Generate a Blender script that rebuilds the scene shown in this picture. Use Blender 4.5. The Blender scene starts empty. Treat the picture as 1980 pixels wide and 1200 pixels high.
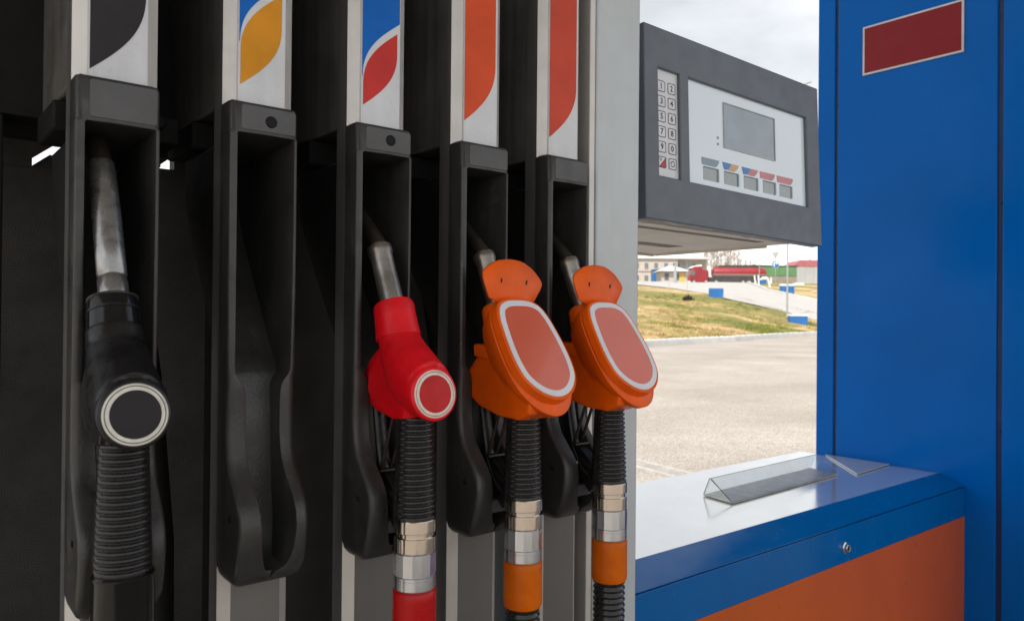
import bpy, bmesh, math, random
from mathutils import Vector, Matrix
random.seed(7)
R = math.radians
SC = bpy.context.scene
COL = SC.collection
H = 1.3                                   # camera height above the forecourt

# ------------------------------------------------------------------ camera
FPX = 1490.0
YAW, PITCH, ROLL = R(39.1), R(.35), R(.52)
FW = Vector((math.sin(YAW)*math.cos(PITCH), math.cos(YAW)*math.cos(PITCH), math.sin(PITCH)))
RT = Vector((math.cos(YAW), -math.sin(YAW), 0))
UP = RT.cross(FW)
RT, UP = RT*math.cos(ROLL)+UP*math.sin(ROLL), UP*math.cos(ROLL)-RT*math.sin(ROLL)
cam = bpy.data.cameras.new('camera')
co = bpy.data.objects.new('camera', cam); COL.objects.link(co)
M = Matrix.Identity(4)
for i in range(3):
    M[i][0] = RT[i]; M[i][1] = UP[i]; M[i][2] = -FW[i]
M[2][3] = H
co.matrix_world = M
cam.sensor_fit = 'HORIZONTAL'; cam.sensor_width = 36
cam.lens = FPX/1980*36
cam.clip_start = .02; cam.clip_end = 5000
cam.dof.use_dof = True; cam.dof.focus_distance = 1.35; cam.dof.aperture_fstop = 9.5
SC.camera = co

# ------------------------------------------------------------------ sky and sun
SUN_EL = R(51); SUN_AZ = math.atan2(-.90, -.38)          # compass style: x = sin, y = cos
SUN_DIR = Vector((math.sin(SUN_AZ)*math.cos(SUN_EL), math.cos(SUN_AZ)*math.cos(SUN_EL), math.sin(SUN_EL)))
W = bpy.data.worlds.new('World'); SC.world = W; W.use_nodes = True
nt = W.node_tree; bg = nt.nodes['Background']
sky = nt.nodes.new('ShaderNodeTexSky'); sky.sky_type = 'NISHITA'; sky.sun_disc = False
sky.sun_elevation = SUN_EL; sky.sun_rotation = SUN_AZ; sky.dust_density = 2.5
tc = nt.nodes.new('ShaderNodeTexCoord'); mp = nt.nodes.new('ShaderNodeMapping')
mp.inputs['Scale'].default_value = (1, 1, 2.6)
nz = nt.nodes.new('ShaderNodeTexNoise'); nz.inputs['Scale'].default_value = 2.3
nz.inputs['Detail'].default_value = 7; nz.inputs['Roughness'].default_value = .55
cr = nt.nodes.new('ShaderNodeValToRGB')
cr.color_ramp.elements[0].position = .36; cr.color_ramp.elements[0].color = (3.2, 3.28, 3.38, 1)
cr.color_ramp.elements[1].position = .62; cr.color_ramp.elements[1].color = (5.0, 5.0, 5.0, 1)
mx = nt.nodes.new('ShaderNodeMix'); mx.data_type = 'RGBA'; mx.inputs[0].default_value = .9
nt.links.new(tc.outputs['Generated'], mp.inputs[0]); nt.links.new(mp.outputs[0], nz.inputs[0])
nt.links.new(nz.outputs[0], cr.inputs[0]); nt.links.new(sky.outputs[0], mx.inputs[6])
sx = nt.nodes.new('ShaderNodeSeparateXYZ'); nt.links.new(tc.outputs['Generated'], sx.inputs[0])
hz = nt.nodes.new('ShaderNodeMapRange'); hz.inputs[1].default_value = .0; hz.inputs[2].default_value = .20; hz.inputs[3].default_value = 1.7; hz.inputs[4].default_value = 1.0
nt.links.new(sx.outputs[2], hz.inputs[0])
hm = nt.nodes.new('ShaderNodeMix'); hm.data_type = 'RGBA'; hm.blend_type = 'MULTIPLY'; hm.inputs[0].default_value = 1
nt.links.new(cr.outputs[0], mx.inputs[7]); nt.links.new(mx.outputs[2], hm.inputs[6]); nt.links.new(hz.outputs[0], hm.inputs[7]); nt.links.new(hm.outputs[2], bg.inputs[0])
bg.inputs[1].default_value = .09
sl = bpy.data.lights.new('sun', 'SUN'); sl.energy = 2.0; sl.angle = R(.6); sl.color = (1, .95, .87)
so = bpy.data.objects.new('sun', sl); COL.objects.link(so)
so.rotation_euler = SUN_DIR.to_track_quat('Z', 'Y').to_euler()
SC.view_settings.view_transform = 'Standard'; SC.view_settings.look = 'None'
SC.view_settings.exposure = 1.42; SC.view_settings.gamma = 1

# ------------------------------------------------------------------ materials
def mat(name, col, rough=.5, metal=0., var=.12, vscale=12., bump=.0, bscale=60., rvar=.1, coat=0.,
        streak=0., speck=0., col2=None, c2scale=3., c2pos=(.45, .6), spec=.5):
    m = bpy.data.materials.new(name); m.use_nodes = True
    n = m.node_tree.nodes; L = m.node_tree.links
    b = n['Principled BSDF']
    t = n.new('ShaderNodeTexCoord')
    def noise(sc, det=5, src=None, rough_=.6):
        x = n.new('ShaderNodeTexNoise'); x.inputs['Scale'].default_value = sc; x.inputs['Detail'].default_value = det
        x.inputs['Roughness'].default_value = rough_
        L.new(src or t.outputs['Object'], x.inputs[0]); return x.outputs[0]
    def ramp(src, a, bb, v0, v1):
        r = n.new('ShaderNodeMapRange'); r.inputs[1].default_value = a; r.inputs[2].default_value = bb
        r.inputs[3].default_value = v0; r.inputs[4].default_value = v1; L.new(src, r.inputs[0]); return r.outputs[0]
    def mul(a, bv):
        x = n.new('ShaderNodeMix'); x.data_type = 'RGBA'; x.blend_type = 'MULTIPLY'; x.inputs[0].default_value = 1
        L.new(a, x.inputs[6]); L.new(bv, x.inputs[7]); return x.outputs[2]
    rgb = n.new('ShaderNodeRGB'); rgb.outputs[0].default_value = (*col, 1); c = rgb.outputs[0]
    if col2:
        x = n.new('ShaderNodeMix'); x.data_type = 'RGBA'; L.new(ramp(noise(c2scale, 8), c2pos[0], c2pos[1], 0, 1), x.inputs[0])
        L.new(c, x.inputs[6]); x.inputs[7].default_value = (*col2, 1); c = x.outputs[2]
    if var: c = mul(c, ramp(noise(vscale), .3, .7, 1-var, 1+var))
    if speck: c = mul(c, ramp(noise(bscale*4, 2), .35, .65, 1-speck, 1+speck))
    if streak:
        mpn = n.new('ShaderNodeMapping'); mpn.inputs['Scale'].default_value = (30, 30, 1.2); L.new(t.outputs['Object'], mpn.inputs[0])
        c = mul(c, ramp(noise(2.0, 6, mpn.outputs[0]), .35, .65, 1-streak, 1+streak*.4))
    L.new(c, b.inputs['Base Color'])
    L.new(ramp(noise(vscale*2.3, 6), .3, .7, max(.03, rough-rvar), min(1, rough+rvar)), b.inputs['Roughness'])
    b.inputs['Metallic'].default_value = metal; b.inputs['Specular IOR Level'].default_value = spec
    if coat:
        b.inputs['Coat Weight'].default_value = coat; b.inputs['Coat Roughness'].default_value = .06
    if bump:
        bp = n.new('ShaderNodeBump'); bp.inputs['Strength'].default_value = bump; bp.inputs['Distance'].default_value = .01
        L.new(noise(bscale, 4), bp.inputs['Height']); L.new(bp.outputs[0], b.inputs['Normal'])
    return m
def glass(name, tint=(1, 1, 1), rough=.03):
    m = bpy.data.materials.new(name); m.use_nodes = True; n = m.node_tree.nodes; L = m.node_tree.links
    b = n['Principled BSDF']; b.inputs['Base Color'].default_value = (*tint, 1); b.inputs['Roughness'].default_value = rough
    b.inputs['Transmission Weight'].default_value = 1; b.inputs['IOR'].default_value = 1.35
    t = n.new('ShaderNodeTexCoord'); x = n.new('ShaderNodeTexNoise'); x.inputs['Scale'].default_value = 30
    L.new(t.outputs['Object'], x.inputs[0])
    r = n.new('ShaderNodeMapRange'); r.inputs[3].default_value = 0; r.inputs[4].default_value = rough*2
    L.new(x.outputs[0], r.inputs[0]); L.new(r.outputs[0], b.inputs['Roughness'])
    return m
MT = dict(
    holster=mat('holster_plastic', (.033, .0318, .0305), .38, spec=.5, col2=(.070, .066, .062), c2scale=28, c2pos=(.60, .80), var=.25, bump=.12, bscale=240, rvar=.12, streak=.25),
    plate=mat('plate_plastic', (.072, .072, .074), .48, var=.2, bump=.06, bscale=300),
    hole=mat('button_rubber', (.004, .004, .004), .5, spec=.2),
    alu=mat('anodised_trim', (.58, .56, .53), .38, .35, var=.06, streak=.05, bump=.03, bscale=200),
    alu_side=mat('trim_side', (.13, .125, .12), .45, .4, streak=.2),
    hood=mat('hood_panel', (.11, .105, .10), .38, var=.25, streak=.3, bump=.03, bscale=40),
    rough_black=mat('back_panel', (.055, .051, .047), .8, bump=.5, bscale=420, var=.3, speck=.5),
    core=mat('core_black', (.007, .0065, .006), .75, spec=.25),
    lower=mat('lower_panel', (.155, .15, .142), .45, .2, streak=.04, var=.05),
    panel_white=mat('panel_white', (.62, .635, .66), .3, var=.06, streak=.06, coat=.3),
    leaf_black=mat('leaf_black', (.028, .025, .027), .5, spec=.2), leaf_amber=mat('leaf_amber', (.66, .27, .012), .4, spec=.2),
    leaf_blue=mat('leaf_blue', (0, .12, .50), .4, spec=.2), leaf_red=mat('leaf_red', (.56, .035, .028), .4, spec=.2),
    leaf_orange=mat('leaf_orange', (.66, .078, .018), .4, spec=.2), leaf_brick=mat('leaf_brick', (.56, .062, .030), .4, spec=.2),
    pillar=mat('pillar_grey', (.50, .535, .55), .4, .15, var=.04, streak=.025, bump=.02, bscale=30),
    disp=mat('display_grey', (.115, .132, .158), .42, var=.08, bump=.03, bscale=250),
    disp_dark=mat('display_edge', (.015, .013, .013), .5),
    under=mat('display_under', (.74, .66, .55), .5, var=.1), slot=mat('vent_slot', (.05, .042, .035), .7),
    screen=mat('screen_foil', (.76, .86, .94), .16, var=.01, rvar=.02, coat=.5), lcd=mat('lcd_glass', (.27, .34, .40), .2, coat=.6),
    win=mat('price_glass', (.34, .38, .39), .25, coat=.4), keyfoil=mat('key_foil', (.70, .72, .76), .3, var=.05),
    ink=mat('ink', (.03, .03, .035), .5), tab_grey=mat('tab_grey', (.27, .35, .42), .4), tab_blue=mat('tab_blue', (.10, .27, .55), .4),
    tab_amber=mat('tab_amber', (.68, .44, .22), .4), tab_red=mat('tab_red', (.62, .26, .28), .4), key_red=mat('key_red', (.42, .04, .04), .4),
    blue=mat('blue_paint', (0, .118, .47), .22, var=.09, vscale=2.2, spec=.10, bump=.012, bscale=7, rvar=.05),
    blue_seam=mat('blue_seam', (.002, .02, .08), .5),
    cab_blue=mat('cabinet_blue', (0, .115, .38), .22, var=.06, vscale=6, coat=.05, spec=.28, bump=.015, bscale=20),
    cab_top=mat('cabinet_top', (.95, .94, .91), .13, .75, var=.04, vscale=5, bump=.008, bscale=25, rvar=.05),
    cab_orange=mat('cabinet_orange', (.56, .100, .014), .36, spec=.25, var=.05, vscale=5, coat=.15, bump=.015, bscale=20),
    plate_red=mat('plate_red', (.24, .014, .02), .45, var=.04, spec=.2), plate_white=mat('plate_white', (.62, .60, .60), .45),
    steel=mat('steel', (.33, .315, .295), .34, .85, var=.16, vscale=35, rvar=.06, col2=(.25, .215, .175), c2scale=14),
    steel_grey=mat('steel_grey', (.36, .36, .355), .30, .9, var=.14, vscale=45, rvar=.08, col2=(.27, .265, .255), c2scale=30),
    steel_dark=mat('steel_dark', (.075, .062, .052), .45, .8, var=.2, vscale=40),
    chrome=mat('chrome', (.58, .52, .45), .12, 1., var=.06, vscale=60, rvar=.04, bump=.01, bscale=120),
    zinc=mat('zinc', (.58, .60, .63), .22, .95, var=.05, vscale=50, rvar=.04),
    red=mat('red_vinyl', (.72, .003, .010), .40, spec=.35, var=.10, vscale=25, bump=.06, bscale=220, col2=(.40, .008, .010), c2scale=22, c2pos=(.56, .72)),
    orange=mat('orange_vinyl', (.80, .108, .001), .42, spec=.3, var=.10, vscale=22, bump=.06, bscale=220, col2=(.70, .105, .002), c2scale=18, c2pos=(.55, .75)),
    amber=mat('orange_sleeve', (.58, .115, .0), .35, var=.08, vscale=30, col2=(.50, .09, .001), c2scale=25, spec=.18),
    red_sleeve=mat('red_sleeve', (.44, .002, .003), .32, var=.08, spec=.3),
    black=mat('black_vinyl', (.0085, .008, .0082), .34, spec=.4, var=.25, vscale=30, bump=.06, bscale=200, rvar=.14),
    rubber=mat('black_rubber', (.013, .0125, .0125), .27, var=.25, vscale=40, rvar=.12, bump=.05, bscale=200),
    gloss=mat('black_gloss', (.005, .005, .005), .16, spec=.4, rvar=.08),
    ring=mat('badge_ring', (.64, .62, .55), .4, var=.15, vscale=60), badge_white=mat('badge_border', (.70, .72, .76), .35, var=.06),
    badge_black=mat('badge_black', (.030, .027, .030), .6, var=.1, spec=.15), badge_red=mat('badge_red', (.50, .022, .024), .5, spec=.2, var=.12, vscale=40),
    badge_orange=mat('badge_orange', (.64, .090, .036), .3, rvar=.02, coat=1., var=.05),
    acrylic=glass('acrylic', (.97, .98, .97)), sheet=mat('frosted_sheet', (.42, .45, .48), .18, var=.05, coat=.5), acrylic_base=mat('acrylic_base', (.46, .45, .43), .35, var=.25, vscale=20),
    conc=mat('concrete', (.42, .40, .37), .85, var=.15, bump=.2, bscale=30, speck=.12),
    kerb=mat('kerb_concrete', (.62, .61, .60), .85, var=.12, vscale=1.2, bump=.2, bscale=12),
    asphalt=mat('asphalt', (.355, .318, .282), .9, var=.12, vscale=.45, bump=.7, bscale=17, speck=.42, col2=(.31, .275, .24), c2scale=.35),
    road=mat('road_concrete', (.40, .385, .365), .9, var=.08, vscale=.4, bump=.2, bscale=10),
    grass=mat('grass_ground', (.17, .155, .035), .95, var=.3, vscale=.8, bump=.8, bscale=6, col2=(.43, .30, .145), c2scale=.085, c2pos=(.46, .56), speck=.25),
    blade=mat('grass_blade', (.15, .18, .025), .8, var=.35, vscale=.3, col2=(.40, .29, .13), c2scale=.12, c2pos=(.44, .54)),
    wall_cream=mat('wall_cream', (.46, .42, .385), .9, var=.06, vscale=.6), roof_white=mat('roof_white', (.72, .72, .72), .6, var=.05, vscale=.5),
    glass_dark=mat('glass_dark', (.10, .12, .14), .2, coat=.5), band=mat('band_brown', (.30, .22, .19), .9),
    bg_blue=mat('paint_blue', (.02, .13, .38), .5, var=.15, vscale=2), bg_red=mat('truck_red', (.25, .02, .028), .4, var=.12, vscale=.8),
    bg_dark=mat('chassis_dark', (.05, .05, .055), .7, var=.3, vscale=1), tank_grey=mat('tank_grey', (.33, .25, .24), .5, var=.12, vscale=.6),
    bg_yellow=mat('door_yellow', (.62, .40, .05), .6), post=mat('post_grey', (.34, .35, .34), .6, .2, var=.12, vscale=3),
    white=mat('white_paint', (.78, .78, .77), .6, var=.05, vscale=2), green=mat('green_sheet', (.10, .22, .10), .7, var=.15, vscale=.5),
    wall_grey=mat('wall_grey', (.36, .37, .38), .8, var=.08, vscale=.4), wall_brown=mat('wall_brown', (.26, .23, .19), .9, var=.25, vscale=.4),
    roof_red=mat('roof_red', (.36, .12, .14), .8, var=.12, vscale=.6), hazy_bark=mat('hazy_bark', (.44, .37, .32), .95, var=.2, vscale=2),  # bark tone is paled, distance haze mixed into the colour
    soffit=mat('soffit', (.30, .30, .30), .6, var=.05, vscale=1), rock=mat('rock', (.50, .47, .42), .9, var=.2, vscale=3),
)

# ------------------------------------------------------------------ mesh helpers (z is measured from the camera height)
class MB:
    def __init__(s): s.bm = bmesh.new(); s.mi = 0
    def face(s, vs):
        try:
            f = s.bm.faces.new(vs); f.material_index = s.mi; return f
        except ValueError: return None
    def v(s, p): return s.bm.verts.new(Vector(p))
    def box(s, x0, x1, y0, y1, z0, z1):
        v = [s.v((x, y, z)) for z in (z0, z1) for y in (y0, y1) for x in (x0, x1)]
        for q in ((0, 2, 3, 1), (4, 5, 7, 6), (0, 1, 5, 4), (2, 6, 7, 3), (0, 4, 6, 2), (1, 3, 7, 5)): s.face([v[i] for i in q])
        return s
    def obox(s, o, ax, ay, az):           # box from a corner and three edge vectors
        o, ax, ay, az = map(Vector, (o, ax, ay, az))
        v = [s.v(o+ax*i+ay*j+az*k) for k in (0, 1) for j in (0, 1) for i in (0, 1)]
        for q in ((0, 2, 3, 1), (4, 5, 7, 6), (0, 1, 5, 4), (2, 6, 7, 3), (0, 4, 6, 2), (1, 3, 7, 5)): s.face([v[i] for i in q])
        return s
    def prism(s, pts, d):                 # polygon of 3D points extruded by vector d
        a = [s.v(p) for p in pts]; b = [s.v(Vector(p)+Vector(d)) for p in pts]
        s.face(a[::-1]); s.face(b); n = len(pts)
        for i in range(n): s.face([a[i], a[(i+1) % n], b[(i+1) % n], b[i]])
        return s
    def rings(s, rr, cap=True, closed=True):
        V = [[s.v(p) for p in r] for r in rr]; n = len(V[0])
        for a, b in zip(V, V[1:]):
            for i in range(n if closed else n-1): s.face([a[i], a[(i+1) % n], b[(i+1) % n], b[i]])
        if cap: s.face(V[0][::-1]); s.face(V[-1])
        return s
    def tube(s, pts, rad, seg=20, cap=True, rx=None, phase=0):
        pts = [Vector(p) for p in pts]; n = len(pts)
        if not hasattr(rad, '__len__'): rad = [rad]*n
        if rx is None: rx = rad
        rr = []; prev = None
        for i, p in enumerate(pts):
            t = (pts[min(i+1, n-1)]-pts[max(i-1, 0)])
            if t.length < 1e-9: t = Vector((0, 0, 1))
            t.normalize()
            if prev is None:
                a = Vector((1, 0, 0)) if abs(t.x) < .9 else Vector((0, 1, 0))
            else: a = prev
            a = (a-t*a.dot(t)).normalized(); prev = a; b = t.cross(a)
            rr.append([p+a*rx[i]*math.cos(2*math.pi*k/seg+phase)+b*rad[i]*math.sin(2*math.pi*k/seg+phase) for k in range(seg)])
        return s.rings(rr, cap)
    def disc_stack(s, c, prof, axis, seg=40):   # lathe: prof = [(distance along axis, radius)]
        t = Vector(axis).normalized(); c = Vector(c)
        a = Vector((1, 0, 0)) if abs(t.x) < .9 else Vector((0, 1, 0)); a = (a-t*a.dot(t)).normalized(); e = t.cross(a)
        return s.rings([[c+t*d+(a*math.cos(2*math.pi*k/seg)+e*math.sin(2*math.pi*k/seg))*r for k in range(seg)] for d, r in prof])
def Rloc(o):
    while o.parent: o = o.parent
    return o.location
def obj(name, mb, mats, parent=None, smooth=30, bevel=0., bseg=2, origin=None, mods=()):
    if not isinstance(mats, (list, tuple)): mats = [mats]
    bm = mb.bm if isinstance(mb, MB) else mb
    org = Rloc(parent).copy() if parent else (Vector(origin)+Vector((0, 0, H)) if origin else Vector((0, 0, H)))
    bmesh.ops.recalc_face_normals(bm, faces=bm.faces)
    bmesh.ops.translate(bm, verts=bm.verts, vec=Vector((0, 0, H))-org)
    me = bpy.data.meshes.new(name); bm.to_mesh(me); bm.free()
    for m in mats: me.materials.append(MT[m])
    o = bpy.data.objects.new(name, me); COL.objects.link(o)
    if parent: o.parent = parent
    else: o.location = org
    for k, a in mods:
        md = o.modifiers.new(k, k)
        for kk, vv in a.items(): setattr(md, kk, vv)
    if bevel:
        b = o.modifiers.new('bevel', 'BEVEL'); b.width = bevel; b.segments = bseg; b.limit_method = 'ANGLE'; b.angle_limit = R(35)
    if smooth:
        me.shade_smooth(); me.set_sharp_from_angle(angle=R(smooth))
    return o
def tag(o, label, cat, group=None):
    o['label'] = label; o['category'] = cat
    if group: o['group'] = group
    return o
def thing(name, loc, label, cat, group=None):
    o = bpy.data.objects.new(name, None); COL.objects.link(o); o.empty_display_size = .05
    o.location = Vector(loc)+Vector((0, 0, H)); return tag(o, label, cat, group)
def struct(name, mb, mats, **k):
    o = obj(name, mb, mats, **k); o['kind'] = 'structure'; return o
def text_mesh(body, size, P, ex, ez, nrm, thick=.0006):
    c = bpy.data.curves.new('lettering', 'FONT'); c.body = body; c.size = size; c.align_x = 'CENTER'; c.align_y = 'CENTER'; c.resolution_u = 3; c.offset = size*.012
    t = bpy.data.objects.new('lettering', c); COL.objects.link(t)
    dg = bpy.context.evaluated_depsgraph_get(); me = bpy.data.meshes.new_from_object(t.evaluated_get(dg))
    vs = [Vector(P)+Vector(ex)*v.co.x+Vector(ez)*v.co.y+Vector(nrm)*thick for v in me.vertices]
    fs = [tuple(p.vertices) for p in me.polygons]
    bpy.data.objects.remove(t); bpy.data.curves.remove(c); bpy.data.meshes.remove(me)
    return vs, fs
def add_text(mb, *a, **k):
    vs, fs = text_mesh(*a, **k); V = [mb.v(p) for p in vs]
    for f in fs: mb.face([V[i] for i in f])
def rrect(a0, a1, b0, b1, r, n=4):
    out = []
    for cx, cy, s in ((a1-r, b1-r, 0), (a0+r, b1-r, 90), (a0+r, b0+r, 180), (a1-r, b0+r, 270)):
        for k in range(n+1):
            t = R(s+90*k/n); out.append((cx+r*math.cos(t), cy+r*math.sin(t)))
    return out
def unp(px, py, ax, val):                  # a point of the place on an axis plane, used to read sizes off the photograph
    d = RT*((px-990)/FPX)-UP*((py-600)/FPX)+FW
    return d*(val/d[ax])

# ------------------------------------------------------------------ forecourt, terrain, road
def terr(P):
    Z = P[0]*FW.x+P[1]*FW.y
    if Z <= 1: return -H
    u = (P[0]*RT.x+P[1]*RT.y)/Z
    A = (.165, [(32, -1.1), (55, .3), (95, 3.9), (150, 6.75), (190, 8.4), (230, 8.6)])
    B = (.289, [(40.9, -1.1), (58, -.1), (75, 1.7), (150, 6.75), (190, 8.4), (230, 8.6)])
    C = (.400, [(57, -1.1), (66, -.8), (75, -.45), (160, 7.1), (190, 8.4), (230, 8.6)])
    uu = min(max(u, -.1), .6)
    a, b = (A, B) if uu < .289 else (B, C)
    w = (uu-a[0])/(b[0]-a[0])
    N = [(p[0]*(1-w)+q[0]*w, p[1]*(1-w)+q[1]*w) for p, q in zip(a[1], b[1])]
    if Z <= N[0][0]: return N[0][1]
    for p, q in zip(N, N[1:]):
        if Z <= q[0]:
            t = (Z-p[0])/(q[0]-p[0]); return p[1]+(q[1]-p[1])*t
    return N[-1][1]
def kerbZ(u):
    u = min(max(u, -.1), .6)
    return 32+(u-.165)/.124*8.9 if u < .289 else 40.9+(u-.289)/.111*16.1
def gnd(px, py):
    d = RT*((px-990)/FPX)-UP*((py-600)/FPX)+FW
    z = 20.
    prev = z
    while z < 260:
        P = d*z
        if P.z < terr(P):
            lo, hi = prev, z
            for _ in range(20):
                m = (lo+hi)/2
                if (d*m).z < terr(d*m): hi = m
                else: lo = m
            return d*hi
        prev = z; z *= 1.01
    return d*230
def uz(u, Z):                              # ground point from bearing and distance
    x = (FW.x+u*RT.x)*Z; y = (FW.y+u*RT.y)*Z
    return Vector((x, y, 0))

b = MB(); b.box(-600, 900, -600, 900, -H-.3, -H); struct('forecourt', b, 'asphalt', smooth=0)
b = MB(); us = [-.1+.7*i/140 for i in range(141)]; rows = []
for k in range(120):
    row = []
    for u in us:
        Z = kerbZ(u)+.30; Z = Z*(260/Z)**(k/119.)
        P = uz(u, Z); P.z = terr(P)
        if k > 1 and Z < 85: P.z += .10*math.sin(P.x*.9+1.3*math.sin(P.y*.7))*math.sin(P.y*.8+P.x*.2)
        row.append(P)
    rows.append(row)
b.rings([[Vector((p.x, p.y, -H-.1)) for p in rows[0]]]+rows, cap=False, closed=False)
struct('grass_bank', b, 'grass', smooth=60)
# kerb in front of the bank, in stone lengths with open joints
b = MB(); pts = [uz(u, kerbZ(u)) for u in [-.02+.5*i/200 for i in range(201)]]
for i, (p, q) in enumerate(zip(pts, pts[1:])):
    d = (q-p); n = Vector((-d.y, d.x, 0)).normalized()*.22; g = d.normalized()*.02
    b.obox((p.x+g.x, p.y+g.y, -H-.1), (d.x-2*g.x, d.y-2*g.y, 0), n, (0, 0, .40+.012*math.sin(i*2.3)))
struct('kerb', b, 'kerb', smooth=0, bevel=.02, bseg=1)
# side road up the bank
lo = [(1150, 546), (1236, 551), (1300, 558), (1360, 567.5), (1400, 577), (1460, 590), (1520, 604), (1585, 622), (1680, 645)]
hi = [(1150, 543), (1236, 544.5), (1330, 545), (1440, 546.5), (1462, 553), (1480, 561), (1520, 570), (1585, 583), (1680, 604)]
def lerp(T, x):
    for p, q in zip(T, T[1:]):
        if x <= q[0]: return p[1]+(q[1]-p[1])*(x-p[0])/(q[0]-p[0])
    return T[-1][1]
b = MB(); rr = []
for i in range(107):
    x = 1150+i*5; r_ = []
    for k in range(17):
        P = gnd(x, lerp(lo, x)+(lerp(hi, x)-lerp(lo, x))*k/16); P.z += .06; r_.append(P)
    rr.append(r_)
b.rings(rr, cap=False, closed=False); struct('side_road', b, 'road', smooth=60)
b = MB(); P0 = None
for i in range(60):
    x = 1440+i*4; P = gnd(x, lerp(hi, x)-.3)
    if P0 is not None:
        d = P-P0; n = Vector((-d.y, d.x, 0)).normalized()*.25
        b.obox(P0-Vector((0, 0, .1)), d, n, (0, 0, .4))
    P0 = P
struct('road_kerb', b, 'kerb', smooth=0)
# grass tufts on the bank
b = MB()
for i in range(9000):
    u = random.uniform(.12, .43); kz = kerbZ(u); Z = kz+.9+(random.random()**1.6)*42
    P = uz(u, Z); P.z = terr(P)
    px = 990+u*FPX; py = 612-P.z/Z*FPX
    if py < lerp(lo, min(max(px, 1150), 1680))+3.5: continue
    h = random.uniform(.05, .20); a = random.uniform(0, 6.28); w = Vector((math.cos(a), math.sin(a), 0))*random.uniform(.05, .16)
    t = Vector((random.uniform(-.1, .1), random.uniform(-.1, .1), h))
    P.z -= .03
    for s in (-1, 0, 1):
        q = P+w*s
        b.face([b.v(q-w*.4), b.v(q+w*.4), b.v(q+t*random.uniform(.6, 1.1)+w*s*.5)])
o = obj('grass', b, 'blade', smooth=0); o['kind'] = 'stuff'
# drain channel across the forecourt
b = MB(); P = unp(1222, 903, 2, -H); Q = unp(1330, 932, 2, -H); d = (Q-P); n = Vector((-d.y, d.x, 0)).normalized()*.24
b.obox(P-d*3+Vector((0, 0, -.02)), d*4, n*.2, (0, 0, .035)); b.obox(P-d*3+n*.85+Vector((0, 0, -.02)), d*4, n*.2, (0, 0, .035))
L_ = (d*4).length; dd = d.normalized()
for k in range(int(L_/.05)):
    b.obox(P-d*3+n*.2+dd*(k*.05)+Vector((0, 0, -.02)), dd*.028, n*.65, (0, 0, .03))
struct('drain_channel', b, 'conc', smooth=0)
# pump island
b = MB(); b.box(-1.2, 3.95, .86, 2.0, -H-.1, -H+.13); struct('pump_island', b, 'conc', smooth=0, bevel=.03)

# ------------------------------------------------------------------ fuel dispenser
XL = [.166, .342, .523, .708, .893]
XW = [.092, .092, .093, .096, .098]
disp = thing('fuel_dispenser', (.6, 1.2, -H+.13), 'large grey and black five-hose fuel dispenser with leaf-striped columns and a side display', 'fuel dispenser')
CY = 1.035
def column(i):
    xl, xr = XL[i]+.001, XL[i]+XW[i]+.004
    b = MB()
    def sec(z0, z1):
        P = [(xl, 1.066), (xl, CY), (xl+.014, CY-.012), (xr-.014, CY-.012), (xr, CY), (xr, 1.066)]
        ring = lambda z: [Vector((x, y, z)) for x, y in P]
        V0 = [b.v(p) for p in ring(z0)]; V1 = [b.v(p) for p in ring(z1)]
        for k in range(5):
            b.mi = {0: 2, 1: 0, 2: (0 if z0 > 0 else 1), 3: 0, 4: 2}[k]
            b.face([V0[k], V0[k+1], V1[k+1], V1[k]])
        b.mi = 2; b.face(V0[::-1]); b.face(V1)
    sec(.25, 1.6); sec(-H+.13, -.33)
    b.mi = 2
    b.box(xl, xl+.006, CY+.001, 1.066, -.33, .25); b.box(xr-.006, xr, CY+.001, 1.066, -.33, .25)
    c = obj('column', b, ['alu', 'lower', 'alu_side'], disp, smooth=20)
    # product panel with its leaf graphic
    x0, x1 = xl+.0155, xr-.0155; y = CY-.012; w = x1-x0
    p = MB(); p.box(x0, x1, y-.0025, y+.001, .274, 1.58)
    yy = y-.0031
    def leaf(pts, mi, t=.0):
        p.mi = mi; V = [p.v((x, yy-t, z)) for x, z in pts]; f = p.face(V)
    def curve_top(zc, hgt, a0, a1, left):    # S-shaped edge, from the left foot up to the right shoulder
        out = []
        for k in range(17):
            q = k/16.; B1, B2, B3 = 3*q*(1-q)**2, 3*q*q*(1-q), q**3
            out.append((a0+(a1-a0)*(.58*B1+B2+B3), zc+hgt*(.30*B1+.56*B2+B3)))
        return out
    zb = [.278, .303, .308, .307, .308][i]
    if i == 0 or i >= 3:
        m = {0: 1, 3: 2, 4: 3}[i]; a1 = x1-(.004 if i else .002)
        leaf([(x0+.001, 1.55)]+[(x0+.001, zb+.008)]+curve_top(zb+.008, .100, x0+.001, a1, 0)[1:]+[(a1, 1.55)], m)
        p_m = ['panel_white', 'leaf_black', 'leaf_orange', 'leaf_brick']
    else:
        h = .152; a0, a1 = x0+.003, x1-.005
        low = curve_top(zb, .085, a0, a1, 0)
        ztop = [0, .435, .425][i]
        upper = [(a1-(q[0]-a0), ztop-(q[1]-zb)) for q in low]
        leaf(low+[(a1, ztop)]+upper[1:], 1)
        g = .008
        up2 = [(x, z+g) for x, z in upper][::-1]
        leaf([(x0+.001, up2[0][1]+.0)]+[(max(x0+.001, x-.001), z+.004) for x, z in up2]+[(x1-.001, ztop+.016), (x1-.001, 1.55), (x0+.001, 1.55)], 2)
        p_m = ['panel_white', {1: 'leaf_amber', 2: 'leaf_red'}[i], 'leaf_blue']
    obj('product_panel', p, p_m, c, smooth=0)
    return c
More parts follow.
